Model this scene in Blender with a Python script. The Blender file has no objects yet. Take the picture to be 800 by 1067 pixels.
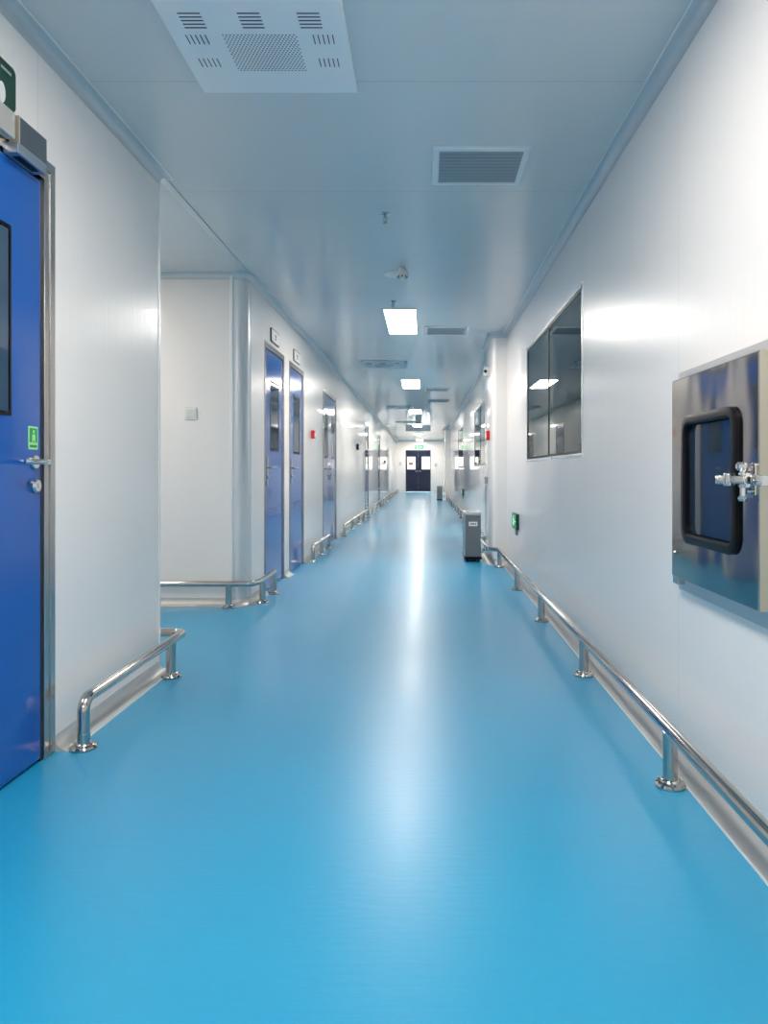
import bpy, bmesh, math
from mathutils import Vector, Matrix
C = bpy.context.scene.collection
PI = math.pi
XL, XR, ZC, YE, YB = -1.385, 0.933, 2.6, 36.5, -4.0
YN, YF = 3.764, 5.62            # left niche: from the near wall's end to the facing wall

# ------------------------------------------------------------ materials
def mat(name, col, rough=0.4, metal=0.0, **kw):
    m = bpy.data.materials.new(name); m.use_nodes = True
    b = m.node_tree.nodes['Principled BSDF']
    b.inputs['Base Color'].default_value = (*col, 1)
    b.inputs['Roughness'].default_value = rough
    b.inputs['Metallic'].default_value = metal
    for k, v in kw.items():
        b.inputs[k.replace('_', ' ')].default_value = v
    return m

def grazing(m, rough=0.015, ior=1.045):
    b = m.node_tree.nodes['Principled BSDF']
    b.inputs['Coat Weight'].default_value = 1
    b.inputs['Coat Roughness'].default_value = rough
    b.inputs['Coat IOR'].default_value = ior

def panel_mat(name, col, rough, axis, off, pitch, seam=0.006, seamcol=0.55, bsc=(1, 1, .25)):
    """glossy painted sandwich panel: fine seams every pitch metres along an axis, faint unevenness"""
    m = mat(name, col, rough); nt = m.node_tree; N, L = nt.nodes, nt.links
    b = N['Principled BSDF']
    g = N.new('ShaderNodeNewGeometry'); s = N.new('ShaderNodeSeparateXYZ')
    L.new(g.outputs['Position'], s.inputs[0])
    def M(op, a, v=None):
        n = N.new('ShaderNodeMath'); n.operation = op
        L.new(a, n.inputs[0])
        if v is not None: n.inputs[1].default_value = v
        return n.outputs[0]
    t = M('SUBTRACT', s.outputs[axis], off)
    t = M('ADD', t, 50 * pitch); t = M('MODULO', t, pitch)
    t = M('LESS_THAN', t, seam)
    mx = N.new('ShaderNodeMix'); mx.data_type = 'RGBA'
    L.new(t, mx.inputs[0])
    mx.inputs[6].default_value = (*col, 1)
    mx.inputs[7].default_value = (*[c * seamcol for c in col], 1)
    L.new(mx.outputs[2], b.inputs['Base Color'])
    nz = N.new('ShaderNodeTexNoise'); nz.inputs['Scale'].default_value = 1.0
    nz.inputs['Detail'].default_value = 1
    mp = N.new('ShaderNodeMapping'); mp.inputs['Scale'].default_value = bsc
    L.new(g.outputs['Position'], mp.inputs[0]); L.new(mp.outputs[0], nz.inputs[0])
    bp = N.new('ShaderNodeBump'); bp.inputs['Strength'].default_value = 0.25
    bp.inputs['Distance'].default_value = 0.004
    L.new(nz.outputs[0], bp.inputs['Height']); L.new(bp.outputs[0], b.inputs['Normal'])
    grazing(m)
    return m

WALL = panel_mat('painted_panel', (.88, .85, .828), .29, 1, 2.64, 1.15, .004, .86, (1, 26, .4))
WALLL = panel_mat('painted_panel_left', (.88, .85, .828), .29, 1, 3.76, 1.18, .004, .86, (1, 26, .4))
CEIL = panel_mat('painted_ceiling', (.655, .69, .705), .25, 1, 3.99, 1.13, .004, .7, (14, 1.2, 1))
FLOORM = mat('blue_epoxy', (.012, .30, .62), .24)
def floor_nodes():
    nt = FLOORM.node_tree; N, L = nt.nodes, nt.links; b = N['Principled BSDF']
    g = N.new('ShaderNodeNewGeometry')
    n = N.new('ShaderNodeTexNoise'); n.inputs['Scale'].default_value = .8; n.inputs['Detail'].default_value = 4
    L.new(g.outputs['Position'], n.inputs[0])
    r = N.new('ShaderNodeValToRGB')
    r.color_ramp.elements[0].position = .3; r.color_ramp.elements[0].color = (.010, .315, .57, 1)
    r.color_ramp.elements[1].position = .7; r.color_ramp.elements[1].color = (.012, .335, .59, 1)
    L.new(n.outputs[0], r.inputs[0]); L.new(r.outputs[0], b.inputs['Base Color'])
    n2 = N.new('ShaderNodeTexNoise'); n2.inputs['Scale'].default_value = .9; n2.inputs['Detail'].default_value = 1
    L.new(g.outputs['Position'], n2.inputs[0])
    mr = N.new('ShaderNodeMapRange'); mr.inputs[3].default_value = .33; mr.inputs[4].default_value = .37
    L.new(n2.outputs[0], mr.inputs[0]); L.new(mr.outputs[0], b.inputs['Roughness'])
    n3 = N.new('ShaderNodeTexNoise'); n3.inputs['Scale'].default_value = 1
    mp = N.new('ShaderNodeMapping'); mp.inputs['Scale'].default_value = (12, 55, 1)
    L.new(g.outputs['Position'], mp.inputs[0]); L.new(mp.outputs[0], n3.inputs[0])
    bp = N.new('ShaderNodeBump'); bp.inputs['Strength'].default_value = .3; bp.inputs['Distance'].default_value = .0022
    L.new(n3.outputs[0], bp.inputs['Height']); L.new(bp.outputs[0], b.inputs['Normal'])
floor_nodes(); grazing(FLOORM, .12, 1.018)
FLOORM.node_tree.nodes['Principled BSDF'].inputs['IOR'].default_value = 1.75
ALU = mat('brushed_aluminium', (.62, .61, .59), .36, .45)
COVE = mat('cove_aluminium', (.60, .64, .67), .35, .35)
LIP = mat('bright_lip', (.85, .87, .88), .3, .2)
STEEL = mat('polished_steel', (.52, .49, .46), .10, 1)
BRUSHED = mat('brushed_steel', (.50, .48, .46), .24, 1)
CHROME = mat('chrome', (.62, .61, .60), .08, 1)
DSTEEL = mat('dark_steel', (.26, .27, .29), .3, .9)
BIN = mat('bin_steel', (.20, .21, .215), .3, .7)
def brushed_nodes(m, sc, st):
    nt = m.node_tree; N, L = nt.nodes, nt.links; b = N['Principled BSDF']
    g = N.new('ShaderNodeNewGeometry'); mp = N.new('ShaderNodeMapping'); mp.inputs['Scale'].default_value = sc
    n = N.new('ShaderNodeTexNoise'); n.inputs['Scale'].default_value = 1; n.inputs['Detail'].default_value = 2
    L.new(g.outputs['Position'], mp.inputs[0]); L.new(mp.outputs[0], n.inputs[0])
    bp = N.new('ShaderNodeBump'); bp.inputs['Strength'].default_value = st; bp.inputs['Distance'].default_value = .012
    L.new(n.outputs[0], bp.inputs['Height']); L.new(bp.outputs[0], b.inputs['Normal'])
PASS = mat('passbox_steel', (.40, .375, .345), .09, 1); brushed_nodes(PASS, (2.2, 2.2, 1.3), .8)
BLUE = mat('blue_door_paint', (.008, .10, .42), .13); grazing(BLUE)
NAVY = mat('navy_door_paint', (.006, .012, .04), .2)
GLASSD = mat('dark_glass', (.015, .03, .05), .03)
BLACK = mat('black_rubber', (.004, .004, .006), .35, 0, Specular_IOR_Level=.2)
SEAL = mat('door_gasket', (.01, .012, .02), .5)
WHITE = mat('white_plastic', (.82, .82, .80), .35)
GREY = mat('grey_plastic', (.30, .31, .32), .4)
DIFF = mat('diffuser_white', (.80, .85, .87), .4)
SLOT = mat('dark_slot', (.05, .07, .10), .7)
LOUV = mat('louvre_grey', (.40, .42, .44), .4, .3)
RED = mat('red_plastic', (.62, .02, .025), .35)
GREEN = mat('sign_green', (.01, .30, .10), .4)
DGREEN = mat('sign_dark_green', (.008, .05, .03), .35)
LGREEN = mat('pale_green', (.35, .80, .35), .4)
BROWN = mat('brown_sticker', (.22, .06, .05), .5)
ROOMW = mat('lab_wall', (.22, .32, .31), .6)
ROOMB = mat('far_room_wall', (.9, .89, .86), .6)
def emis(name, col, s):
    m = mat(name, col, .5)
    b = m.node_tree.nodes['Principled BSDF']
    b.inputs['Emission Color'].default_value = (*col, 1); b.inputs['Emission Strength'].default_value = s
    return m
LAMP = emis('lamp_diffuser', (1, .925, .84), 18)
EXITG = emis('lit_exit_green', (.01, .30, .11), .15)
EXITW = emis('lit_exit_white', (.7, .9, .75), .4)
# clear glazing that both mirrors the corridor and shows the dim room behind
GLAZ = bpy.data.materials.new('window_glass'); GLAZ.use_nodes = True
def glaz():
    nt = GLAZ.node_tree; N, L = nt.nodes, nt.links; N.remove(N['Principled BSDF'])
    o = N['Material Output']; t = N.new('ShaderNodeBsdfTransparent'); t.inputs[0].default_value = (.62, .74, .74, 1)
    g = N.new('ShaderNodeBsdfGlossy'); g.inputs['Roughness'].default_value = .015; g.inputs[0].default_value = (.9, .95, .95, 1)
    f = N.new('ShaderNodeFresnel'); f.inputs[0].default_value = 1.75
    x = N.new('ShaderNodeMixShader'); L.new(f.outputs[0], x.inputs[0]); L.new(t.outputs[0], x.inputs[1]); L.new(g.outputs[0], x.inputs[2])
    L.new(x.outputs[0], o.inputs['Surface'])
glaz()

CLEAR = GLAZ.copy(); CLEAR.name = 'clear_glass'
for n_ in CLEAR.node_tree.nodes:
    if n_.type == 'BSDF_TRANSPARENT': n_.inputs[0].default_value = (.97, .95, .93, 1)

# ------------------------------------------------------------ mesh helpers
def box(bm, x0, x1, y0, y1, z0, z1, bev=0, seg=2):
    b2 = bmesh.new(); bmesh.ops.create_cube(b2, size=1)
    bmesh.ops.scale(b2, vec=(abs(x1-x0), abs(y1-y0), abs(z1-z0)), verts=b2.verts)
    bmesh.ops.translate(b2, vec=((x0+x1)/2, (y0+y1)/2, (z0+z1)/2), verts=b2.verts)
    if bev: bmesh.ops.bevel(b2, geom=list(b2.edges), offset=bev, segments=seg, affect='EDGES', profile=.5)
    join(bm, b2)
def join(bm, b2):
    me = bpy.data.meshes.new('t'); b2.to_mesh(me); b2.free(); bm.from_mesh(me); bpy.data.meshes.remove(me)
def cyl(bm, p0, p1, r0, r1=None, n=24):
    r1 = r0 if r1 is None else r1
    p0, p1 = Vector(p0), Vector(p1); d = p1 - p0
    b2 = bmesh.new(); bmesh.ops.create_cone(b2, cap_ends=True, segments=n, radius1=r0, radius2=r1, depth=d.length)
    q = Vector((0, 0, 1)).rotation_difference(d.normalized()).to_matrix().to_4x4()
    bmesh.ops.transform(b2, matrix=Matrix.Translation((p0+p1)/2) @ q, verts=b2.verts)
    join(bm, b2)
def lathe(bm, c, prof, n=28, axis='z'):
    """prof: (radius, height); axis z or x"""
    rings = []
    for r, h in prof:
        ring = []
        for i in range(n):
            a = 2*PI*i/n
            v = (r*math.cos(a), r*math.sin(a), h)
            if axis == 'x': v = (h, r*math.cos(a), r*math.sin(a))
            ring.append(bm.verts.new(Vector(c)+Vector(v)))
        rings.append(ring)
    for a, b in zip(rings, rings[1:]):
        for i in range(n):
            bm.faces.new((a[i], a[(i+1) % n], b[(i+1) % n], b[i]))
    bm.faces.new(rings[0][::-1]); bm.faces.new(rings[-1])
def fillet(pts, r, n=8):
    out = [Vector(pts[0])]
    for a, b, c in zip(pts, pts[1:], pts[2:]):
        a, b, c = Vector(a), Vector(b), Vector(c)
        u, v = (a-b).normalized(), (c-b).normalized()
        ang = u.angle(v); t = r/math.tan(ang/2)
        cen = b + (u+v).normalized()*(r/math.sin(ang/2))
        s, e = b+u*t-cen, b+v*t-cen
        for i in range(n+1):
            out.append(cen + s.normalized().slerp(e.normalized(), i/n)*r)
    out.append(Vector(pts[-1])); return out
def tube(bm, pts, r, n=20):
    rings = []; up = None
    for i, p in enumerate(pts):
        if i == 0: d = pts[1]-p
        elif i == len(pts)-1: d = p-pts[i-1]
        else: d = (pts[i+1]-p).normalized()+(p-pts[i-1]).normalized()
        d = d.normalized()
        if up is None:
            up = Vector((0, 0, 1)) if abs(d.z) < .9 else Vector((1, 0, 0))
            up = (up - d*up.dot(d)).normalized()
        else:
            up = (up - d*up.dot(d)).normalized()
        w = d.cross(up)
        rings.append([bm.verts.new(p + r*(math.cos(2*PI*k/n)*up + math.sin(2*PI*k/n)*w)) for k in range(n)])
    for a, b in zip(rings, rings[1:]):
        for k in range(n):
            bm.faces.new((a[k], b[k], b[(k+1) % n], a[(k+1) % n]))
    bm.faces.new(rings[0]); bm.faces.new(rings[-1][::-1])
def sweep(bm, path, prof, side=1):
    """closed profile (offset into the room, z) along a plan polyline, mitred"""
    n = len(path); rings = []
    P = [Vector((p[0], p[1])) for p in path]
    for i in range(n):
        ds = []
        if i > 0: ds.append((P[i]-P[i-1]).normalized())
        if i < n-1: ds.append((P[i+1]-P[i]).normalized())
        nr = [Vector((-d.y, d.x))*side for d in ds]
        m = nr[0] if len(nr) == 1 else (nr[0]+nr[1])/(1+nr[0].dot(nr[1]))
        rings.append([bm.verts.new((P[i].x+m.x*o, P[i].y+m.y*o, z)) for o, z in prof])
    k = len(prof)
    for a, b in zip(rings, rings[1:]):
        for j in range(k):
            bm.faces.new((a[j], b[j], b[(j+1) % k], a[(j+1) % k]))
    bm.faces.new(rings[0]); bm.faces.new(rings[-1][::-1])
def rrect(w, h, r, n=6):
    """rounded rectangle outline (u, v) centred"""
    out = []
    for cx, cy, a0 in ((w/2-r, h/2-r, 0), (-w/2+r, h/2-r, 90), (-w/2+r, -h/2+r, 180), (w/2-r, -h/2+r, 270)):
        for i in range(n+1):
            a = math.radians(a0+90*i/n); out.append((cx+r*math.cos(a), cy+r*math.sin(a)))
    return out
def plate_x(bm, x0, x1, cy, cz, outline):
    """outline (y,z) extruded from x0 to x1"""
    a = [bm.verts.new((x0, cy+u, cz+v)) for u, v in outline]
    b = [bm.verts.new((x1, cy+u, cz+v)) for u, v in outline]
    n = len(a)
    for i in range(n): bm.faces.new((a[i], a[(i+1) % n], b[(i+1) % n], b[i]))
    bm.faces.new(a[::-1]); bm.faces.new(b)
def ring_x(bm, x0, x1, cy, cz, o, i_):
    def lay(x, ol): return [bm.verts.new((x, cy+u, cz+v)) for u, v in ol]
    A, B, D, E = lay(x0, o), lay(x1, o), lay(x1, i_), lay(x0, i_)
    n = len(o)
    for k in range(n):
        j = (k+1) % n
        for p, q in ((A, B), (B, D), (D, E), (E, A)):
            bm.faces.new((p[k], p[j], q[j], q[k]))
def obj(name, bm, m, parent=None, smooth=False, kind=None, label=None, cat=None, group=None):
    bmesh.ops.recalc_face_normals(bm, faces=bm.faces)
    me = bpy.data.meshes.new(name); bm.to_mesh(me); bm.free(); me.materials.append(m)
    o = bpy.data.objects.new(name, me); C.objects.link(o)
    if parent:
        o.parent = parent; o.matrix_parent_inverse = Matrix.Identity(4)
        o.location = -parent.location
    if smooth:
        for p in me.polygons: p.use_smooth = True
        try: me.set_sharp_from_angle(angle=math.radians(38))
        except Exception: pass
    if kind: o['kind'] = kind
    if label: o['label'] = label
    if cat: o['category'] = cat
    if group: o['group'] = group
    return o
def thing(name, label, cat, loc, group=None, kind=None):
    o = bpy.data.objects.new(name, None); C.objects.link(o); o.location = loc
    o.empty_display_size = .1
    o['label'] = label; o['category'] = cat
    if group: o['group'] = group
    if kind: o['kind'] = kind
    return o
def new(): return bmesh.new()
def sub(name, bm, m, parent, **kw):
    """child of a child: coordinates stay in world numbers of the top thing"""
    o = obj(name, bm, m, None, **kw); o.parent = parent; return o
def struct(name, bm, m, label, cat, smooth=False):
    return obj(name, bm, m, None, smooth, 'structure', label, cat)

# ------------------------------------------------------------ room shell
bm = new(); box(bm, -4.2, 3.6, YB-.2, YE+4, -.1, 0)
struct('floor', bm, FLOORM, 'glossy bright blue epoxy floor running the whole corridor', 'floor')
bm = new(); box(bm, -4.2, 3.6, YB-.2, YE+4, ZC, ZC+.1)
struct('ceiling', bm, CEIL, 'glossy pale blue-grey panel ceiling with fine cross seams', 'ceiling')

D1 = (1.62, 2.69)                                  # near door outer frame span
DF = [(6.22, 7.095), (7.367, 8.24), (9.80, 11.29), (16.8, 17.8), (21.5, 22.4)]  # far doors
FT = 2.186                                          # frame top
def wall_with_holes(bm, xa, xb, y0, y1, holes):
    y = y0
    for a, b, z0, z1 in sorted(holes):
        box(bm, xa, xb, y, a, 0, ZC)
        if z0 > 0: box(bm, xa, xb, a, b, 0, z0)
        box(bm, xa, xb, a, b, z1, ZC)
        y = b
    box(bm, xa, xb, y, y1, 0, ZC)
bm = new()
wall_with_holes(bm, XL-.1, XL, YB, YN, [(D1[0], D1[1], 0, FT)])
box(bm, -4.1, XL-.1, YN-.1, YN, 0, ZC)
struct('wall_left', bm, WALLL, 'white panel wall around the near blue door, ending at the side recess', 'wall')
# far left wall with its rounded corner
RC = .11
bm = new()
wall_with_holes(bm, XL-.1, XL, YF+RC, YE, [(a, b, 0, FT) for a, b in DF])
box(bm, -4.1, XL-RC, YF, YF+.1, 0, ZC)
struct('wall_left_far', bm, WALLL, 'long white panel wall with blue doors beyond the recess', 'wall')
bm = new()
pts = [(XL-RC+RC*math.sin(t*PI/20), YF+RC-RC*math.cos(t*PI/20)) for t in range(11)]
lo = [bm.verts.new((x, y, .0)) for x, y in pts]; hi = [bm.verts.new((x, y, ZC)) for x, y in pts]
c0 = bm.verts.new((XL-RC, YF+RC, 0)); c1 = bm.verts.new((XL-RC, YF+RC, ZC))
for i in range(10): bm.faces.new((lo[i], lo[i+1], hi[i+1], hi[i]))
bm.faces.new((c0, lo[0], hi[0], c1)); bm.faces.new((lo[-1], c0, c1, hi[-1]))
bm.faces.new(lo[::-1]+[c0]); bm.faces.new(hi+[c1])
struct('trim_1', bm, mat('corner_trim', (.76, .77, .78), .28, .12), 'rounded aluminium corner column at the far edge of the recess', 'corner trim', True)
bm = new(); box(bm, XL-RC-.022, XL-RC+.002, YF-.008, YF+.002, .0, ZC, .003); box(bm, XL-.002, XL+.006, YF+RC, YF+RC+.022, 0, ZC, .002)
struct('trim_2', bm, LIP, 'thin bright strips edging the rounded corner column', 'trim')
bm = new(); box(bm, XL-.004, XL+.005, YN-.012, YN+.004, 0, ZC-.045, .002)
struct('trim_3', bm, LIP, 'thin vertical edge strip closing the near left wall', 'trim')
bm = new(); box(bm, -4.2, -4.1, YN-.2, YF+.2, 0, ZC)
struct('wall_recess', bm, WALL, 'white wall closing the side recess on the left', 'wall')
W = [(4.24, 6.54, 1.135, 2.165), (10.6, 13.35, 1.135, 2.165), (17.3, 19.7, 1.135, 2.165)]
bm = new(); wall_with_holes(bm, XR, XR+.08, YB, YE, W)
struct('wall_right', bm, WALL, 'long white panel wall with pass box and flush windows', 'wall')
# pilasters
def pil_path(y0, y1, d, r=.05):
    a = [Vector((XR, y0, 0)), Vector((XR-d, y0, 0)), Vector((XR-d, y1, 0)), Vector((XR, y1, 0))]
    return [(p.x, p.y) for p in fillet(a, r, 6)]
PIL = [(8.1, 9.15, .166), (26.4, 27.4, .17)]
for i, (a, b, d) in enumerate(PIL):
    bm = new(); pp = pil_path(a, b, d)
    pp = [(XR+.02, a)] + pp + [(XR+.02, b)]
    lo = [bm.verts.new((x, y, 0)) for x, y in pp]; hi = [bm.verts.new((x, y, ZC)) for x, y in pp]
    n = len(pp)
    for k in range(n): bm.faces.new((lo[k], lo[(k+1) % n], hi[(k+1) % n], hi[k]))
    bm.faces.new(lo); bm.faces.new(hi)
    struct('wall_pilaster', bm, WALL, ['white round-edged pilaster beyond the large right window, behind the grey bin',
           'distant white pilaster on the right near the end doors'][i], 'pilaster', True)
ED = (-.95, .33)  # end door outer span (x)
bm = new()
for x0, x1, z0, z1 in ((XL-.1, ED[0], 0, ZC), (ED[1], XR+.1, 0, ZC), (ED[0], ED[1], 2.13, ZC)): box(bm, x0, x1, YE, YE+.1, z0, z1)
struct('wall_end', bm, WALL, 'white end wall holding the dark double doors', 'wall')
bm = new(); box(bm, XL-.1, XR+.1, YB-.1, YB, 0, ZC)
struct('wall_back', bm, WALL, 'white wall closing the corridor behind the viewer', 'wall')
# rooms behind glass
bm = new()
box(bm, 3.5, 3.6, 3, 21, 0, ZC); box(bm, XR+.08, 3.5, 2.9, 3, 0, ZC); box(bm, XR+.08, 3.5, 21, 21.1, 0, ZC); box(bm, XR+.08, 3.5, 9.5, 9.6, 0, ZC)
struct('wall_lab', bm, ROOMW, 'dim grey-green room walls seen through the right windows', 'wall')
bm = new()
box(bm, -2.6, -2.5, YE+.1, YE+3.6, 0, ZC); box(bm, 2, 2.1, YE+.1, YE+3.6, 0, ZC); box(bm, -2.6, 2.1, YE+3.5, YE+3.6, 0, ZC)
struct('wall_far_room', bm, ROOMB, 'bright white room walls seen through the end door windows', 'wall')

# coves
def cove_prof(r, top=True, lip=.004):
    """concave quarter circle filling the corner"""
    out = []
    n = 8
    for i in range(n+1):
        a = PI/2*i/n
        o, z = r-r*math.sin(a), r-r*math.cos(a)      # from (r,0) on the plane to (0,r) on the wall
        out.append((o, z))
    out = [(r+lip*2, 0), (r+lip*2, lip*.6)] + [(o+.0015, z+.0015) for o, z in out] + [(lip*.6, r+lip*2), (0, r+lip*2), (0, 0)]
    if top: out = [(o, ZC-z) for o, z in out]
    return out
RT, RB = .044, .052
def cove(name, path, side, top, label):
    bm = new(); sweep(bm, path, cove_prof(RT if top else RB, top), side)
    struct(name, bm, COVE if top else ALU, label, 'cove' if top else 'baseboard', True)
corner = [(XL-RC, YF)] + pts[1:-1] + [(XL, YF+RC)]
cove('trim_4', [(XL, YB), (XL, YN), (-4.1, YN)], -1, True, 'grey cove strip between ceiling and the near left wall')
cove('trim_5', [(-4.1, YF)] + corner + [(XL, YE)], -1, True, 'grey cove strip along the ceiling above the far blue doors')
rpath = [(XR, YB)] + pil_path(*PIL[0]) + pil_path(*PIL[1]) + [(XR, YE)]
cove('trim_6', rpath, 1, True, 'grey cove strip along the ceiling of the right wall')
cove('trim_7', [(XL, YE), (XR, YE)], -1, True, 'short cove strip above the end doors')
bm = new(); box(bm, XL-.022, XL+.022, YN+.03, YF-.04, ZC-.006, ZC, .002)
struct('trim_8', bm, COVE, 'flat grey ceiling strip spanning the recess opening', 'trim')
cove('baseboard_left', [(XL, D1[1]+.005), (XL, YN), (-4.1, YN)], -1, False, 'aluminium cove baseboard between near blue door and recess')
cove('baseboard_left_rear', [(XL, YB), (XL, D1[0]-.005)], -1, False, 'aluminium cove baseboard behind the near blue door')
cove('baseboard_recess', [(-4.1, YF)] + corner + [(XL, DF[0][0]-.005)], -1, False, 'aluminium cove baseboard wrapping the far recess corner')
cove('baseboard_door_gap', [(XL, DF[0][1]+.005), (XL, DF[1][0]-.005)], -1, False, 'short cove baseboard between the two single blue doors')
cove('baseboard_mid', [(XL, DF[1][1]+.005), (XL, DF[2][0]-.005)], -1, False, 'cove baseboard between second single door and double blue door')
cove('baseboard_far', [(XL, DF[2][1]+.005), (XL, DF[3][0]-.005)], -1, False, 'long cove baseboard on the left beyond the double blue door')
cove('baseboard_farther', [(XL, DF[3][1]+.005), (XL, DF[4][0]-.005)], -1, False, 'cove baseboard between the two distant single doors')
cove('baseboard_farthest', [(XL, DF[4][1]+.005), (XL, YE)], -1, False, 'cove baseboard on the left up to the end wall')
cove('baseboard_right', rpath, 1, False, 'aluminium cove baseboard along the right wall')
cove('baseboard_end', [(XL, YE), (ED[0]-.02, YE)], -1, False, 'cove baseboard left of the end doors')
cove('baseboard_end_right', [(ED[1]+.02, YE), (XR, YE)], -1, False, 'cove baseboard right of the end doors')

def lip(name, path, side, top, label):
    r = (RT if top else RB)+.006
    pr = [(r, 0), (r+.007, 0), (r+.007, .004), (r, .004)]
    if top: pr = [(o, ZC-z) for o, z in pr] 
    bm = new(); sweep(bm, path, pr, side); struct(name, bm, LIP, label, 'trim')
lip('trim_9', [(XL, YB), (XL, YN), (-4.1, YN)], -1, True, 'thin bright line edging the near left ceiling cove')
lip('trim_10', [(-4.1, YF)] + corner + [(XL, YE)], -1, True, 'thin bright line edging the far left ceiling cove')
lip('trim_11', rpath, 1, True, 'thin bright line edging the right ceiling cove')
lip('trim_12', rpath, 1, False, 'thin white line where right baseboard meets blue floor')
lip('trim_13', [(XL, D1[1]+.005), (XL, YN), (-4.1, YN)], -1, False, 'thin white line where near left baseboard meets blue floor')

# ------------------------------------------------------------ windows in the right wall
wl = ['large two-pane flush window in right wall left of the pass box', 'middle flush window in the right wall beyond the first pilaster', 'farthest flush window in the right wall']
for i, (a, b, z0, z1) in enumerate(W):
    t = thing('window_%d' % (i+1), wl[i], 'window', (XR, (a+b)/2, z0), kind='structure')
    bm = new(); f = .022
    for q in ((a, b, z0, z0+f), (a, b, z1-f, z1), (a, a+f, z0+f, z1-f), (b-f, b, z0+f, z1-f)):
        box(bm, XR-.004, XR+.07, *q, .002)
    obj('window_frame', bm, mat('window_frame_alu', (.72, .74, .76), .25, .6), t)
    mid = (a+b)/2 if i else 5.42
    bm = new(); box(bm, XR+.0, XR+.02, mid-.012, mid+.012, z0+f, z1-f)
    g = .018
    for q in ((a+f, b-f, z0+f, z0+f+g), (a+f, b-f, z1-f-g, z1-f), (a+f, a+f+g, z0+f, z1-f), (b-f-g, b-f, z0+f, z1-f)):
        box(bm, XR, XR+.02, *q)
    obj('gasket', bm, BLACK, t)
    for p0, p1 in ((a+f+g, mid-.012), (mid+.012, b-f-g)):
        bm = new(); box(bm, XR+.004, XR+.010, p0, p1, z0+f+g, z1-f-g)
        obj('pane', bm, GLAZ, t)

# ------------------------------------------------------------ doors
def leaf_x(bm, xa, xb, y0, y1, z0, z1, hole):
    hy0, hy1, hz0, hz1 = hole
    box(bm, xa, xb, y0, hy0, z0, z1); box(bm, xa, xb, hy1, y1, z0, z1)
    box(bm, xa, xb, hy0, hy1, z0, hz0); box(bm, xa, xb, hy0, hy1, hz1, z1)
def lever(parent, y, z, dirn, plate=False, name='handle'):
    """lever handle on the left wall plane, pointing along dirn*Y"""
    x = XL-.004
    bm = new()
    if plate:
        plate_x(bm, x, x+.009, y, z-.03, rrect(.045, .26, .02))
    else:
        lathe(bm, (x, y, z), [(.027, 0), (.027, .006), (.023, .010)], axis='x')
    h = obj(name, bm, CHROME, parent, True)
    bm = new()
    cyl(bm, (x+.008, y, z), (x+.055, y, z), .0095)
    p = [Vector((x+.05, y-.0*dirn, z)), Vector((x+.058, y+dirn*.03, z)), Vector((x+.058, y+dirn*.125, z)), Vector((x+.045, y+dirn*.14, z))]
    tube(bm, fillet(p, .012, 5), .0095, 14)
    s = obj('lever', bm, CHROME, parent, True); s.parent = h; s.location = (0, 0, 0)
    s.matrix_parent_inverse = Matrix.Identity(4)
    bm = new()
    zc = z-.085
    lathe(bm, (x+(.006 if plate else 0), y, zc), [(.026 if not plate else .014, 0), (.026 if not plate else .014, .010), (.021 if not plate else .01, .016)], axis='x')
    box(bm, x+.014, x+.020, y-.002, y+.002, zc-.008, zc+.006)
    obj('lock_cylinder', bm, CHROME, parent, True)
def frame_x(t, a, b, w=.05):
    bm = new()
    # stepped stainless profile: outer band, inner raised band
    box(bm, XL-.06, XL+.007, a, a+w, 0, FT, .002); box(bm, XL-.06, XL+.007, b-w, b, 0, FT, .002)
    box(bm, XL-.06, XL+.007, a+w, b-w, FT-w, FT, .002)
    for y in (a+w*.45, b-w*.55): box(bm, XL+.004, XL+.011, y, y+w*.12, 0, FT-w*.5, .001)
    box(bm, XL+.004, XL+.011, a+w*.5, b-w*.5, FT-w*.55, FT-w*.42, .001)
    obj('door_frame', bm, BRUSHED, t)
    bm = new(); g = .012
    box(bm, XL-.05, XL-.004, a+w, a+w+g, 0, FT-w); box(bm, XL-.05, XL-.004, b-w-g, b-w, 0, FT-w)
    box(bm, XL-.05, XL-.004, a+w+g, b-w-g, FT-w-g, FT-w)
    obj('gasket', bm, SEAL, t)
GLASSN = mat('reflection_tinted_glass', (.045, .085, .14), .04)  # lighter base colour stands in for the right wall's reflection in the pane
def single_leaf(t, a, b, win, hy, hdir, plate, rim=.045, gm=GLASSD):
    z0, z1 = .012, FT-.062
    wy0, wy1 = win; wz0, wz1 = 1.235, 1.875
    bm = new(); leaf_x(bm, XL-.05, XL-.004, a, b, z0, z1, (wy0, wy1, wz0, wz1))
    lf = obj('door_leaf', bm, BLUE, t)
    bm = new(); cy, cz = (wy0+wy1)/2, (wz0+wz1)/2
    ring_x(bm, XL-.03, XL-.0025, cy, cz, rrect(wy1-wy0, wz1-wz0, .006, 3), rrect(wy1-wy0-rim, wz1-wz0-rim, .018, 3))
    obj('window_frame', bm, BLACK, t)
    bm = new(); box(bm, XL-.022, XL-.0045, wy0+.015, wy1-.015, wz0+.015, wz1-.015)
    obj('pane', bm, gm, t)
    lever(t, hy, 1.083, hdir, plate)
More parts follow.
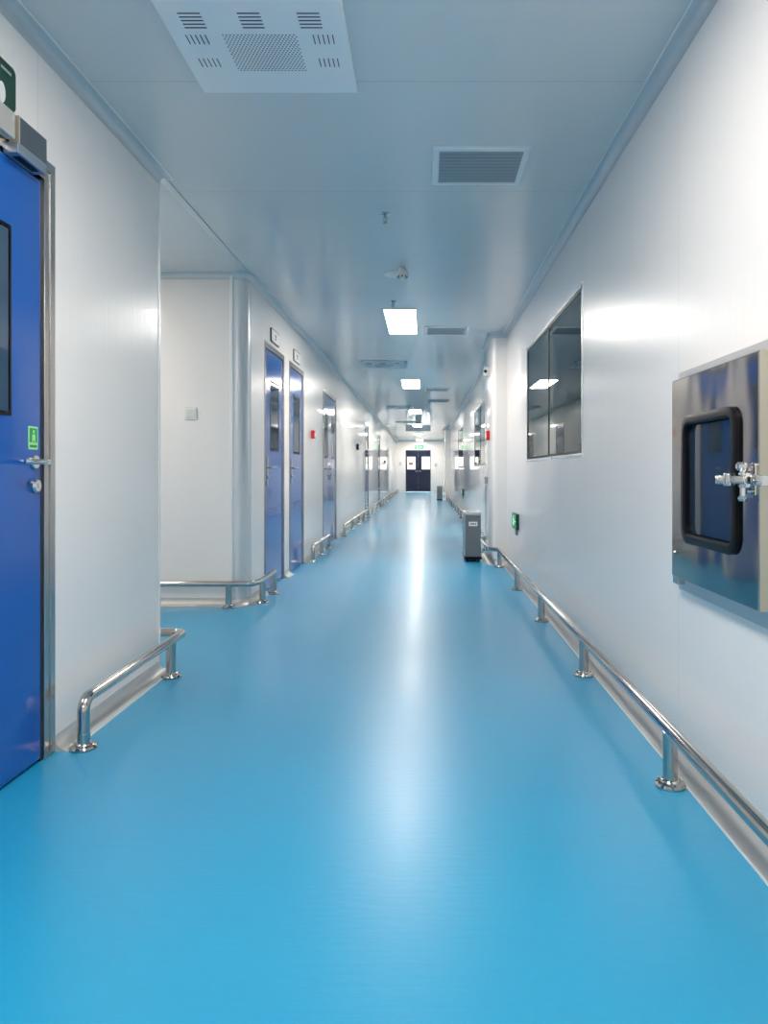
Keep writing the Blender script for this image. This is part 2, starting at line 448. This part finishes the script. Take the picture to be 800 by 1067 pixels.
# near door
t = thing('door_1', 'near blue door at the left edge of the view with lever handle', 'door', (XL, 2.15, 0), kind='structure')
frame_x(t, *D1, w=.075)
single_leaf(t, D1[0]+.087, D1[1]-.087, (2.06, 2.42), 2.562, -1, False, .022, GLASSN)
bm = new(); plate_x(bm, XL-.004, XL-.0025, 2.555, 1.168, rrect(.062, .082, .004, 2)); st = obj('door_sticker', bm, LGREEN, t, label='pale green push sign sticker')
bm = new(); plate_x(bm, XL-.0025, XL-.0015, 2.555, 1.177, rrect(.048, .05, .002, 2)); s1 = obj('sticker_field', bm, GREEN, t); s1.parent = st; s1.location = (0, 0, 0)
bm = new(); plate_x(bm, XL-.0015, XL-.0005, 2.555, 1.19, rrect(.012, .012, .0055, 3)); plate_x(bm, XL-.0015, XL-.0005, 2.555, 1.17, rrect(.02, .022, .003, 2)); box(bm, XL-.0015, XL-.0005, 2.545, 2.551, 1.153, 1.16); box(bm, XL-.0015, XL-.0005, 2.559, 2.565, 1.153, 1.16)
s2 = obj('sticker_figure', bm, LGREEN, t); s2.parent = st; s2.location = (0, 0, 0)
bm = new(); box(bm, XL-.0025, XL-.0015, 2.533, 2.577, 1.134, 1.143)
s3 = obj('sticker_caption', bm, GREEN, t); s3.parent = st; s3.location = (0, 0, 0)
dl = ['nearer single blue door on the far left wall under a number plate', 'second single blue door on the far left wall, before the red call point', ]
for i in (0, 1):
    a, b = DF[i]
    t = thing('door_%d' % (i+2), dl[i], 'door', (XL, (a+b)/2, 0), kind='structure')
    frame_x(t, a, b)
    single_leaf(t, a+.062, b-.062, (a+.27, b-.22), a+.13, 1, True)
a, b = DF[2]; m_ = (a+b)/2
t = thing('door_4', 'double blue door farther along the left wall between handrails', 'door', (XL, m_, 0), kind='structure')
frame_x(t, a, b)
single_leaf(t, a+.062, m_-.003, (a+.22, m_-.2), m_-.09, -1, True)
single_leaf(t, m_+.003, b-.062, (m_+.2, b-.22), m_+.09, 1, True)

for i, l_ in ((3, 'distant single blue door on the left wall beyond the double door'), (4, 'most distant single blue door on the left wall')):
    a, b = DF[i]
    t = thing('door_%d' % (i+3), l_, 'door', (XL, (a+b)/2, 0), kind='structure')
    frame_x(t, a, b)
    single_leaf(t, a+.062, b-.062, (a+.3, b-.25), a+.13, 1, True)
# end doors
t = thing('door_5', 'dark navy double doors with bright windows at the corridor end', 'door', ((ED[0]+ED[1])/2, YE, 0), kind='structure')
bm = new(); f = .02
box(bm, ED[0], ED[0]+f, YE-.01, YE+.1, 0, 2.13); box(bm, ED[1]-f, ED[1], YE-.01, YE+.1, 0, 2.13); box(bm, ED[0]+f, ED[1]-f, YE-.01, YE+.1, 2.11, 2.13)
obj('door_frame', bm, BRUSHED, t)
mid = (ED[0]+ED[1])/2
for s, (x0, x1, w0, w1) in enumerate(((ED[0]+f, mid-.0005, -.87, -.45), (mid+.0005, ED[1]-f, -.13, .29))):
    bm = new()
    hx = (w0, w1) ; z0, z1 = 1.15, 1.78
    for q in ((x0, w0, .02, 2.11), (w1, x1, .02, 2.11)): box(bm, q[0], q[1], YE+.01, YE+.05, q[2], q[3])
    box(bm, w0, w1, YE+.01, YE+.05, .02, z0); box(bm, w0, w1, YE+.01, YE+.05, z1, 2.11)
    lf = obj('door_leaf', bm, NAVY, t)
    bm = new(); box(bm, w0, w1, YE+.026, YE+.032, z0, z1)
    p = obj('pane', bm, CLEAR, t); p.parent = lf; p.location = (0, 0, 0)
    bm = new(); hxx = mid+(-.09 if s == 0 else .09)
    cyl(bm, (hxx, YE+.01, 1.05), (hxx, YE-.03, 1.05), .012); box(bm, hxx-.06, hxx+.06, YE-.045, YE-.028, 1.04, 1.06, .004)
    p = obj('handle', bm, DSTEEL, t); p.parent = lf; p.location = (0, 0, 0)
bm = new(); box(bm, -.79, -.57, YE+.022, YE+.026, 1.36, 1.5)
obj('sticker', bm, BROWN, t, label='brown-red sticker on left pane')

# ------------------------------------------------------------ pass box
def passbox():
    t = thing('pass_box', 'stainless steel pass box with black-edged window on the right wall', 'pass box', (XR, 2.23, .64))
    yn, yf, z0, z1 = 1.895, 2.56, .680, 1.368
    bm = new(); box(bm, XR-.012, XR+.0, yn-.05, yf+.045, z0-.055, z1+.037, .002)
    obj('flange', bm, mat('flange_steel', (.66, .66, .66), .3, .8), t)
    bm = new(); box(bm, XR-.026, XR-.012, yn+.005, yf-.005, z0+.005, z1-.005)
    obj('door_seal', bm, BLACK, t)
    xd = .88
    cy, cz = 2.225, 1.05-.027
    # door: sheet with rounded opening
    bm = new()
    O = [(u, v) for u, v in rrect(yf-yn, z1-z0, .006, 6)]
    I = rrect(.40, .385, .045, 6)
    ocy, ocz = (yn+yf)/2, (z0+z1)/2
    def lay(x, ol, cy_, cz_): return [bm.verts.new((x, cy_+u, cz_+v)) for u, v in ol]
    A, B = lay(xd+.026, O, ocy, ocz), lay(xd+.002, O, ocy, ocz)
    O2 = rrect(yf-yn-.006, z1-z0-.006, .006, 6); B2 = lay(xd, O2, ocy, ocz)
    D, E = lay(xd, I, cy, cz), lay(xd+.026, I, cy, cz)
    n = len(O)
    for k in range(n):
        j = (k+1) % n
        for p, q in ((A, B), (B, B2), (B2, D), (D, E), (E, A)): bm.faces.new((p[k], p[j], q[j], q[k]))
    d = obj('door', bm, PASS, t)
    # window gasket, rounded section
    bm = new(); secs = ((.43, .425, .052, 0), (.43, .425, .052, -.010), (.418, .413, .046, -.013), (.385, .376, .038, -.013), (.372, .363, .034, -.006), (.372, .363, .034, .012))
    L = [lay(xd+dx, rrect(w, h, r, 6), cy, cz) for w, h, r, dx in secs]
    n = len(L[0])
    for p, q in zip(L, L[1:]+L[:1]):
        for k in range(n):
            j = (k+1) % n; bm.faces.new((p[k], p[j], q[j], q[k]))
    g = obj('window_gasket', bm, BLACK, t, True)
    g.parent = d; g.location = (0, 0, 0)
    bm = new(); box(bm, xd+.008, xd+.013, cy-.187, cy+.187, cz-.178, cz+.178)
    p = obj('pane', bm, GLASSD, t); p.parent = d; p.location = (0, 0, 0)
    bm = new(); box(bm, xd-.003, xd+.024, yn-.012, yn-.001, z0, z1, .002)
    p = obj('edge_channel', bm, mat('warm_steel', (.50, .46, .38), .25, .9), t, label='warm-toned folded edge strip'); p.parent = d; p.location = (0, 0, 0)
    # compression latch
    zl = 1.026
    l = bpy.data.objects.new('latch', None); C.objects.link(l); l.parent = t; l.location = (0, 0, 0)
    bm = new(); plate_x(bm, xd-.010, xd+.002, 1.925, zl, rrect(.062, .095, .012, 4))
    for z in (-.03, .03): cyl(bm, (xd-.009, 1.925, zl+z), (xd-.020, 1.925, zl+z), .009, .006, 12)
    box(bm, xd-.034, xd-.010, 1.905, 1.945, zl-.020, zl+.020, .004)
    def lk(name, bm, sm=True):
        o = obj(name, bm, CHROME, t, sm); return o
    bs = lk('latch_base', bm)
    bm = new(); box(bm, xd-.046, xd-.034, 1.885, 2.065, zl-.010, zl+.012, .004)
    box(bm, xd-.052, xd-.030, 1.965, 2.000, zl-.018, zl+.020, .005)
    box(bm, xd-.043, xd-.022, 2.025, 2.075, zl-.014, zl+.014, .005)
    lk('latch_lever', bm)
    bm = new(); cyl(bm, (xd-.028, 1.925, zl+.026), (xd-.028, 1.925, zl-.046), .008)
    lathe(bm, (xd-.028, 1.925, zl-.050), [(.010, -.006), (.013, 0), (.010, .008)])
    lathe(bm, (xd-.030, 1.925, zl+.026), [(.012, 0), (.017, .006), (.017, .016), (.011, .022)])
    lk('latch_screw', bm)
    bm = new(); box(bm, xd-.024, xd+.001, 1.835, 1.892, zl-.014, zl+.014, .003)
    for y in (1.85, 1.872): lathe(bm, (xd-.0235, y, zl), [(.004, 0), (.003, -.003)], 10, 'x')
    lk('latch_keeper', bm)
    bpy.data.objects.remove(l)
    bm = new(); lathe(bm, (xd, 2.53, z0+.085), [(.007, 0), (.005, -.004)], 12, 'x')
    lk('rivet', bm)
    bm = new()
    for z in (z0-.02, ): box(bm, XR-.04, XR-.012, yf-.02, yf+.03, z-.01, z+.02, .003)
    obj('hinge_block', bm, BRUSHED, t)
passbox()

# ------------------------------------------------------------ handrails
def post(t, x, y, ztop, r=.0245):
    bm = new(); cyl(bm, (x, y, .012), (x, y, ztop), r, n=28)
    p = obj('post', bm, STEEL, t, True)
    bm = new(); lathe(bm, (x, y, 0), [(.050, .0), (.051, .008), (.046, .015), (.034, .018), (.030, .024), (.0255, .026)], 32)
    for k in range(3):
        a = k*2*PI/3+.4; cyl(bm, (x+.040*math.cos(a), y+.040*math.sin(a), .010), (x+.040*math.cos(a), y+.040*math.sin(a), .021), .005, n=8)
    f = obj('floor_flange', bm, STEEL, t, True); f.parent = p; f.location = (0, 0, 0)
    f.matrix_parent_inverse = Matrix.Identity(4)
def handrail(label, path, posts, start_down=True, end_down=True, zr=.185, r=.0225):
    p0 = path[0]
    t = thing('handrail', label, 'handrail', (p0[0], p0[1], 0), 'low steel handrails along the walls')
    P = [Vector((x, y, zr)) for x, y in path]
    if start_down: P = [Vector((path[0][0], path[0][1], .01))] + P
    if end_down: P = P + [Vector((path[-1][0], path[-1][1], .01))]
    bm = new(); tube(bm, fillet(P, .048, 8), r, 24)
    obj('rail', bm, STEEL, t, True)
    for x, y, full in posts: post(t, x, y, zr-.005 if full else .06)
    return t
XLr, XRr = XL+.095, XR-.113
handrail('short steel handrail beside the near blue door, wrapping into recess', [(XLr, 2.725), (XLr, YN+.10), (-3.9, YN+.10)],
         [(XLr, 2.725, False), (XLr, 3.67, True), (-2.6, YN+.10, True)], True, False)
handrail('steel handrail rounding the far recess corner up to the nearer single blue door', [(-3.9, YF-.10), (XLr-.04, YF-.10), (XLr, YF+.02), (XLr, 6.19)],
         [(-3.0, YF-.10, True), (-1.50, YF-.10, True), (XLr, 5.74, True), (XLr, 6.165, True)], False, False)
handrail('short steel handrail between second single door and double blue door', [(XLr, 8.32), (XLr, 9.74)],
         [(XLr, 8.32, False), (XLr, 9.05, True), (XLr, 9.74, False)])
for a, b, l_ in ((11.6, 16.6, 'steel handrail from the double blue door to the distant single door'), (18.05, 21.3, 'steel handrail between the two distant single doors'), (22.6, 35, 'steel handrail from the last single door to the corridor end')):
    n_ = round((b-a)/1.3)
    handrail(l_, [(XLr, a), (XLr, b)], [(XLr, a+(b-a)*k/n_, 0 < k < n_) for k in range(n_+1)])
XP = XR-.166-.055
rp = [1.1, 2.40, 3.70, 5.04, 6.36, 7.84]
handrail('long steel handrail low on the right wall passing beneath the pass box', [(XRr, -.6), (XRr, 7.93), (XP, 7.99), (XP, 9.27), (XRr, 9.36), (XRr, 25.9)],
         [(XRr, -.6, False)] + [(XRr, y, True) for y in rp] + [(XRr, 9.6+1.3*k, True) for k in range(12)] + [(XRr, 25.9, False)])

# ------------------------------------------------------------ ceiling fittings
CX = -.235
lights = [(-3.9), 1.55, 7.46, 12.76, 18.7, 24.3, 30.1, 35.4]
ll = ['square-cornered ceiling light panel behind the viewer', 'ceiling light panel just above the viewer', 'nearest lit ceiling light panel in view, largest of the row',
      'second lit ceiling light panel along the row', 'third lit ceiling light panel along the row', 'fourth lit ceiling light panel along the row',
      'fifth lit ceiling light panel along the row', 'last ceiling light panel, right before the end doors']
lights[0] = -2.0
def lightpanel(x, y, label, w=.30, l=1.2, grp='ceiling light panels'):
    t = thing('ceiling_light', label, 'ceiling light', (x, y, ZC), grp)
    bm = new(); f = .012; zb = ZC-.012
    for q in ((x-w/2-f, x+w/2+f, y-l/2-f, y-l/2), (x-w/2-f, x+w/2+f, y+l/2, y+l/2+f), (x-w/2-f, x-w/2, y-l/2, y+l/2), (x+w/2, x+w/2+f, y-l/2, y+l/2)):
        box(bm, *q, zb, ZC)
    obj('frame', bm, WHITE, t)
    bm = new(); box(bm, x-w/2, x+w/2, y-l/2, y+l/2, ZC-.010, ZC-.001)
    obj('lamp_diffuser', bm, LAMP, t)
for y, l in zip(lights, ll): lightpanel(CX, y, l)
lightpanel(-2.9, 4.6, 'added unseen ceiling light panel brightening the side recess', .6, .3)  # panel out of view, added to brighten the recess facing wall
lightpanel(-.2, YE+2, 'ceiling light panel in the room beyond the end doors', 1.2, 1.2)

def diffuser(y0, label, detail=True):
    x0, x1 = -.893, -.270; y1 = y0+.62
    t = thing('air_diffuser', label, 'air diffuser', ((x0+x1)/2, (y0+y1)/2, ZC), 'square perforated air diffusers')
    zb = ZC-.016
    bm = new(); box(bm, x0, x1, y0, y1, zb, ZC, .003)
    obj('panel', bm, DIFF, t)
    if detail:
        k = y0-2.3
        bm = new()
        nx, ny = 20, 20
        for i in range(nx):
            for j in range(ny):
                x = -.712+.262*(i+.3+.5*(j % 2))/nx; y = k+2.525+.235*(j+.5)/ny
                r = .0036
                v = [bm.verts.new((x+r*math.cos(a*PI/3), y+r*math.sin(a*PI/3), zb-.0006)) for a in range(6)]
                bm.faces.new(v)
        obj('perforated_field', bm, SLOT, t)
        for gx in (-.79, -.59, -.39):
            bm = new()
            for s in range(5): box(bm, gx-.038, gx+.038, k+2.408+s*.0195, k+2.414+s*.0195, zb-.0008, zb+.002)
            obj('slot_group', bm, SLOT, t)
        for gx in (-.805, -.357):
            for gy in (2.53, 2.675):
                bm = new()
                for s in range(5): box(bm, gx-.034+s*.017-.0018, gx-.034+s*.017+.0018, k+gy, k+gy+.055, zb-.0008, zb+.002)
                obj('slot_group', bm, SLOT, t)
diffuser(2.3, 'large white air diffuser with slots and perforated centre, top of the view')
diffuser(9.5+.6, 'air diffuser on the ceiling left of the second light panel')
diffuser(17.1, 'air diffuser on the ceiling farther on, left of the third light panel')
diffuser(22.4, 'most distant air diffuser on the ceiling')

def vent(x0, y0, label, w=.475, l=.445):
    t = thing('air_vent', label, 'air vent', (x0+w/2, y0+l/2, ZC), 'louvred ceiling vents')
    f = .034; zb = ZC-.012; bm = new()
    # bevelled frame
    def lay(o, z): return [bm.verts.new((x, y, z)) for x, y in ((x0+o, y0+o), (x0+w-o, y0+o), (x0+w-o, y0+l-o), (x0+o, y0+l-o))]
    R = [lay(0, ZC), lay(0, zb+.006), lay(.006, zb), lay(f-.004, zb), lay(f, zb+.004), lay(f, ZC)]
    for p, q in zip(R, R[1:]):
        for k in range(4): bm.faces.new((p[k], p[(k+1) % 4], q[(k+1) % 4], q[k]))
    obj('frame', bm, DIFF, t)
    bm = new(); box(bm, x0+f, x0+w-f, y0+f, y0+l-f, ZC-.003, ZC-.001)
    obj('backing', bm, SLOT, t)
    n = 10
    for k in range(n):
        y = y0+f+(l-2*f)*(k+.5)/n
        bm = new()
        v = [bm.verts.new(c) for c in ((x0+f, y+.008, zb+.0005), (x0+w-f, y+.008, zb+.0005), (x0+w-f, y-.008, ZC-.004), (x0+f, y-.008, ZC-.004))]
        bm.faces.new(v)
        v2 = [bm.verts.new(c) for c in ((x0+f, y+.0095, zb+.0005), (x0+w-f, y+.0095, zb+.0005), (x0+w-f, y-.0065, ZC-.004), (x0+f, y-.0065, ZC-.004))]
        bm.faces.new(v2[::-1])
        for a in range(4): bm.faces.new((v[a], v2[a], v2[(a+1) % 4], v[(a+1) % 4]))
        obj('slat', bm, LOUV, t)
vent(.04, 3.433, 'nearest louvred vent on the ceiling, largest in view')
vent(.0, 7.70, 'second louvred vent, just right of the nearest light panel')
vent(.0, 13.4, 'third louvred vent, beyond the second light panel')
vent(.07, 15.6, 'fourth louvred vent, directly behind the third')

def sprinkler(x, y, label):
    t = thing('sprinkler', label, 'sprinkler', (x, y, ZC), 'ceiling sprinklers')
    bm = new(); lathe(bm, (x, y, ZC), [(.032, 0), (.034, -.004), (.024, -.010), (.012, -.012)]); obj('escutcheon', bm, CHROME, t, True)
    bm = new(); cyl(bm, (x, y, ZC-.010), (x, y, ZC-.024), .009, n=12)
    for s in (-1, 1):
        tube(bm, [Vector((x+s*.008, y, ZC-.022)), Vector((x+s*.013, y, ZC-.032)), Vector((x+s*.011, y, ZC-.045)), Vector((x+s*.002, y, ZC-.055))], .0025, 8)
    cyl(bm, (x, y, ZC-.024), (x, y, ZC-.050), .003, n=8); obj('frame', bm, DSTEEL, t, True)
    bm = new(); lathe(bm, (x, y, ZC-.058), [(.014, 0), (.015, .002), (.005, .005)], 16); obj('deflector', bm, DSTEEL, t, True)
sprinkler(-.235, 4.33, 'nearest ceiling sprinkler head, left of the largest louvred vent')
sprinkler(-.285, 6.55, 'small ceiling sprinkler at the near end of the nearest light panel')
sprinkler(-.27, 10.15, 'ceiling sprinkler beside the second air diffuser')
sprinkler(-.30, 16.4, 'ceiling sprinkler beyond the second light panel')
# smoke detector beside a thin round cover
bm = new(); lathe(bm, (-.228, 5.66, ZC), [(.088, 0), (.088, -.006), (.082, -.009)], 40)
obj('ceiling_cover', bm, WHITE, None, True, None, 'thin round cover plate on the ceiling behind the smoke detector', 'cover plate')
t = thing('smoke_detector', 'white smoke detector hanging from the ceiling near the light panel', 'smoke detector', (-.165, 5.50, ZC))
x, y = -.168, 5.50
bm = new(); lathe(bm, (x, y, ZC), [(.030, 0), (.030, -.022), (.046, -.026), (.048, -.044), (.038, -.064), (.030, -.068)], 32); obj('body', bm, WHITE, t, True)
bm = new()
for k in range(8):
    a = k*PI/4; box(bm, x+.036*math.cos(a)-.005, x+.036*math.cos(a)+.005, y+.036*math.sin(a)-.005, y+.036*math.sin(a)+.005, ZC-.071, ZC-.062)
obj('sensor_slots', bm, BLACK, t)
bm = new(); lathe(bm, (x, y, ZC-.068), [(.020, 0), (.018, -.010), (.008, -.013)], 24); obj('cap', bm, WHITE, t, True)

# ------------------------------------------------------------ signs and wall fittings
def man(bm, x0, x1, cy, cz, s, flip=1):
    """running figure made of bars in the y-z plane"""
    def bar(a, b, w):
        a, b = Vector(a), Vector(b); d = (b-a).normalized(); n = Vector((-d.y, d.x))*w/2
        q = [a+n, b+n, b-n, a-n]
        plate_x(bm, x0, x1, cy, cz, [(flip*p.x*s, p.y*s) for p in q])
    plate_x(bm, x0, x1, cy, cz, [(flip*(.08+.10*math.cos(k*PI/5))*s, (.40+.10*math.sin(k*PI/5))*s) for k in range(10)])
    bar((.05, .28), (-.08, -.05), .17); bar((-.08, -.05), (.18, -.18), .11); bar((.18, -.18), (.10, -.45), .10)
    bar((-.08, -.05), (-.22, -.25), .11); bar((-.22, -.25), (-.45, -.30), .10)
    bar((.02, .22), (.28, .10), .08); bar((.0, .22), (-.25, .18), .08); bar((-.25, .18), (-.32, .0), .07)
# dark green sign above the near door
t = thing('exit_sign', 'dark green sign above the near blue door at left edge', 'sign', (XL, 2.24, 2.25))
bm = new(); plate_x(bm, XL, XL+.012, 2.235, 2.322, rrect(.37, .145, .02, 5)); obj('sign_body', bm, DGREEN, t)
bm = new(); plate_x(bm, XL+.012, XL+.0135, 2.338, 2.283, [(.020*math.cos(k*PI/12), .034*math.sin(k*PI/12)) for k in range(24)]); obj('sign_symbol', bm, WHITE, t)
bm = new(); man(bm, XL+.012, XL+.0135, 2.15, 2.322, .11)
obj('running_figure', bm, WHITE, t)
bm = new()
for k in range(6): box(bm, XL+.012, XL+.013, 2.335+k*.010, 2.342+k*.010, 2.362, 2.371)
obj('sign_lettering', bm, mat('grey_ink', (.45, .5, .47), .5), t)
# maglock + housing over near door
t = thing('magnetic_lock', 'steel magnetic lock on the top of the near blue door frame', 'lock', (XL, 2.3, 2.1))
bm = new(); box(bm, XL+.0115, XL+.046, 2.385, 2.555, 2.137, 2.226, .002); obj('magnet_body', bm, DSTEEL, t)
bm = new(); box(bm, XL+.0115, XL+.0465, 2.379, 2.3855, 2.136, 2.227, .001); obj('end_plate', bm, mat('warm_alu', (.72, .66, .56), .3, .8), t)
bm = new(); box(bm, XL+.0115, XL+.042, 1.90, 2.365, 2.14, 2.226, .003)
for k in range(3): box(bm, XL+.041, XL+.0435, 2.35, 2.354, 2.15+k*.025, 2.162+k*.025)
obj('housing', bm, mat('beige_alu', (.70, .66, .60), .35, .6), t)
bm = new(); box(bm, XL-.0035, XL+.048, 2.37, 2.552, 2.100, 2.136, .003); obj('armature', bm, mat('armature_alu', (.45, .50, .56), .3, .8), t)
bm = new(); box(bm, XL+.012, XL+.036, 2.40, 2.52, 2.0985, 2.1005); obj('slot', bm, BLACK, t)
# number plates
for i, (yc, lab) in enumerate(((6.65, 'white number plate above the nearer single blue door'), (7.78, 'white number plate above the second single blue door'))):
    t = thing('number_plate', lab, 'sign', (XL, yc, 2.28), 'door number plates')
    bm = new(); plate_x(bm, XL, XL+.010, yc, 2.283, rrect(.36, .125, .018, 4)); obj('backing', bm, BLACK, t)
    bm = new(); plate_x(bm, XL+.010, XL+.013, yc-.004, 2.283, rrect(.335, .108, .014, 4)); obj('face', bm, WHITE, t)
    bm = new(); box(bm, XL+.013, XL+.0138, yc-.03, yc+.03, 2.292, 2.303); box(bm, XL+.013, XL+.0138, yc-.01, yc+.01, 2.263, 2.303); box(bm, XL+.013, XL+.0138, yc-.035, yc+.025, 2.259, 2.266)
    obj('glyph', bm, BLACK, t)
# light switch on the recess wall
x, z = -1.822, 1.50
t = thing('light_switch', 'white two-rocker light switch on the recess facing wall', 'light switch', (x, YF, z))
bm = new(); box(bm, x-.048, x+.048, YF-.010, YF, z-.048, z+.048, .003); obj('plate', bm, WHITE, t)
for s in (-1, 1):
    bm = new(); box(bm, x+s*.019-.016, x+s*.019+.016, YF-.015, YF-.0095, z-.033, z+.033, .002); obj('rocker', bm, mat('rocker', (.74, .74, .70), .3), t)
def callpoint(name, label, x, y, z, face, s=.048, m=RED, cat='fire call point'):
    """face: +1 looks to +x (left wall), -1 looks to -x (right side)"""
    t = thing(name, label, cat, (x, y, z), 'red fire call points' if m is RED else None)
    bm = new(); xa, xb = (x-.003, x+.04) if face > 0 else (x-.04, x+.003)
    box(bm, xa, xb, y-s, y+s, z-s, z+s, .004); obj('body', bm, m, t)
    bm = new(); xo = x+face*.04
    box(bm, min(xo, xo+face*.003), max(xo, xo+face*.003), y-s*.55, y+s*.55, z-s*.5, z+s*.45); obj('press_plate', bm, WHITE, t)
callpoint('fire_call_point', 'red fire call point on left wall after the second single blue door', XL, 8.85, 1.50, 1, .05)
callpoint('fire_call_point', 'red fire call point on the side of the right pilaster', PIL[0][2] and XR-.166, 8.5, 1.47, -1, .055)
callpoint('wall_switch', 'small grey box low on the side of the right pilaster', XR-.166, 8.72, .94, -1, .04, GREY, 'switch box')
callpoint('wall_speaker', 'small black box high on the far left wall', XL, 14.8, 1.55, 1, .06, BLACK, 'speaker')
callpoint('wall_button', 'small dark button on the distant left wall near the end doors', XL, 25.0, 1.38, 1, .05, BLACK, 'button')
# beacon with lens
t = thing('wall_camera', 'white wall box with black lens high on the right pilaster', 'camera', (XR-.166, 8.6, 2.23))
x = XR-.166
bm = new(); box(bm, x-.06, x, 8.52, 8.64, 2.18, 2.285, .01); obj('housing', bm, WHITE, t)
bm = new(); cyl(bm, (x-.045, 8.52, 2.232), (x-.045, 8.505, 2.232), .018, n=16); obj('lens', bm, BLACK, t)
# low green exit lights
def lowsign(y, label):
    t = thing('exit_light', label, 'exit sign', (XR, y, .55), 'low green exit signs on the right wall')
    bm = new(); box(bm, XR-.030, XR+.003, y-.17, y+.17, .47, .625, .006); obj('housing', bm, DGREEN, t)
    bm = new(); box(bm, XR-.032, XR-.030, y-.155, y+.155, .485, .61); obj('face', bm, EXITG, t)
    bm = new(); man(bm, XR-.0335, XR-.032, y+.03, .548, .105, 1); box(bm, XR-.0335, XR-.032, y-.12, y-.05, .543, .553); obj('running_figure', bm, EXITW, t)
    bm = new(); box(bm, XR-.02, XR, y-.06, y+.02, .41, .47, .004); obj('cable_box', bm, GREY, t)
lowsign(7.25, 'low green exit sign on the right wall below the large window')
lowsign(17.3, 'distant low green exit sign on the right wall')
# exit sign over the end doors
t = thing('exit_light', 'lit green exit sign above the dark end doors', 'exit sign', (-.27, YE, 2.25))
bm = new(); box(bm, -.51, -.03, YE-.04, YE, 2.17, 2.37, .006); obj('housing', bm, WHITE, t)
bm = new(); box(bm, -.50, -.04, YE-.043, YE-.04, 2.18, 2.36); obj('face', bm, EXITG, t)
bm = new()
for q in ((-.38, -.34, 2.27, 2.34), (-.36, -.30, 2.22, 2.27), (-.46, -.42, 2.26, 2.29), (-.22, -.10, 2.26, 2.28), (-.24, -.20, 2.24, 2.30)): box(bm, q[0], q[1], YE-.045, YE-.043, q[2], q[3])
obj('symbol', bm, EXITW, t)
# end wall fittings
for x, z, m, lab, nm in ((-1.22, 1.43, GREY, 'small grey switch on the end wall left of the dark doors', 'wall_switch'), (.58, 1.36, BROWN, 'small brown box on the end wall right of the dark doors', 'wall_box')):
    t = thing(nm, lab, 'switch box', (x, YE, z))
    bm = new(); box(bm, x-.05, x+.05, YE-.03, YE, z-.07, z+.07, .006); obj('body', bm, m, t)
    bm = new(); box(bm, x-.03, x+.03, YE-.034, YE-.03, z-.04, z+.04, .001); obj('face_plate', bm, WHITE, t)

# ------------------------------------------------------------ bins
def bin_(x0, x1, y0, y1, h, label, tag):
    t = thing('trash_bin', label, 'bin', ((x0+x1)/2, (y0+y1)/2, 0), 'slim steel bins beside the right wall')
    zb = .06
    bm = new(); box(bm, x0, x1, y0, y1, zb, h-.035, .004); obj('body', bm, BIN, t)
    bm = new(); box(bm, x0-.006, x1+.006, y0-.006, y1+.006, h-.035, h, .007); obj('lid', bm, mat('lid_steel', (.7, .7, .7), .25, .7), t)
    bm = new(); box(bm, x0-.008, x1+.008, y0-.008, y1+.008, .028, zb, .004); obj('base', bm, BLACK, t)
    for cx in (x0+.02, x1-.02):
        for cy in (y0+.02, y1-.02):
            bm = new(); cyl(bm, (cx-.009, cy, .016), (cx+.009, cy, .016), .016, n=16); obj('caster', bm, BLACK, t, True)
    bm = new(); xm = (x0+x1)/2; box(bm, xm-.03, xm+.03, y0-.05, y0-.008, .02, .032, .003); obj('pedal', bm, BLACK, t)
    if tag:
        zc = h-.135
        bm = new(); box(bm, xm-.050, xm+.050, y0-.003, y0, zc-.025, zc+.025); lb = obj('name_label', bm, WHITE, t)
        bm = new()
        for k, w in enumerate((.012, .016, .010, .014)): box(bm, xm-.034+k*.018, xm-.034+k*.018+w, y0-.0036, y0-.003, zc-.007, zc+.007)
        s = obj('label_text', bm, BLACK, t); s.parent = lb; s.location = (0, 0, 0)
bin_(.475, .655, 8.33, 8.85, .575, 'grey steel bin with white label standing by the right pilaster', True)
bin_(.45, .64, 25.4, 25.9, .53, 'distant steel bin near the end doors', False)

# ------------------------------------------------------------ camera, world, colour
cam = bpy.data.cameras.new('camera'); co = bpy.data.objects.new('camera', cam); C.objects.link(co)
co.location = (0, 0, 1.05); co.rotation_euler = (PI/2, 0, 0)
cam.sensor_fit = 'VERTICAL'; cam.sensor_height = 36; cam.lens = 36*750/1067
cam.shift_x = -42/1067; cam.shift_y = -42.5/1067; cam.clip_start = .02
sc = bpy.context.scene; sc.camera = co
w = bpy.data.worlds.new('world'); sc.world = w; w.use_nodes = True
w.node_tree.nodes['Background'].inputs[0].default_value = (.5, .6, .7, 1); w.node_tree.nodes['Background'].inputs[1].default_value = .1
vs = sc.view_settings; vs.view_transform = 'Standard'; vs.look = 'None'; vs.gamma = 1; vs.exposure = 1.32; vs.use_curve_mapping = False
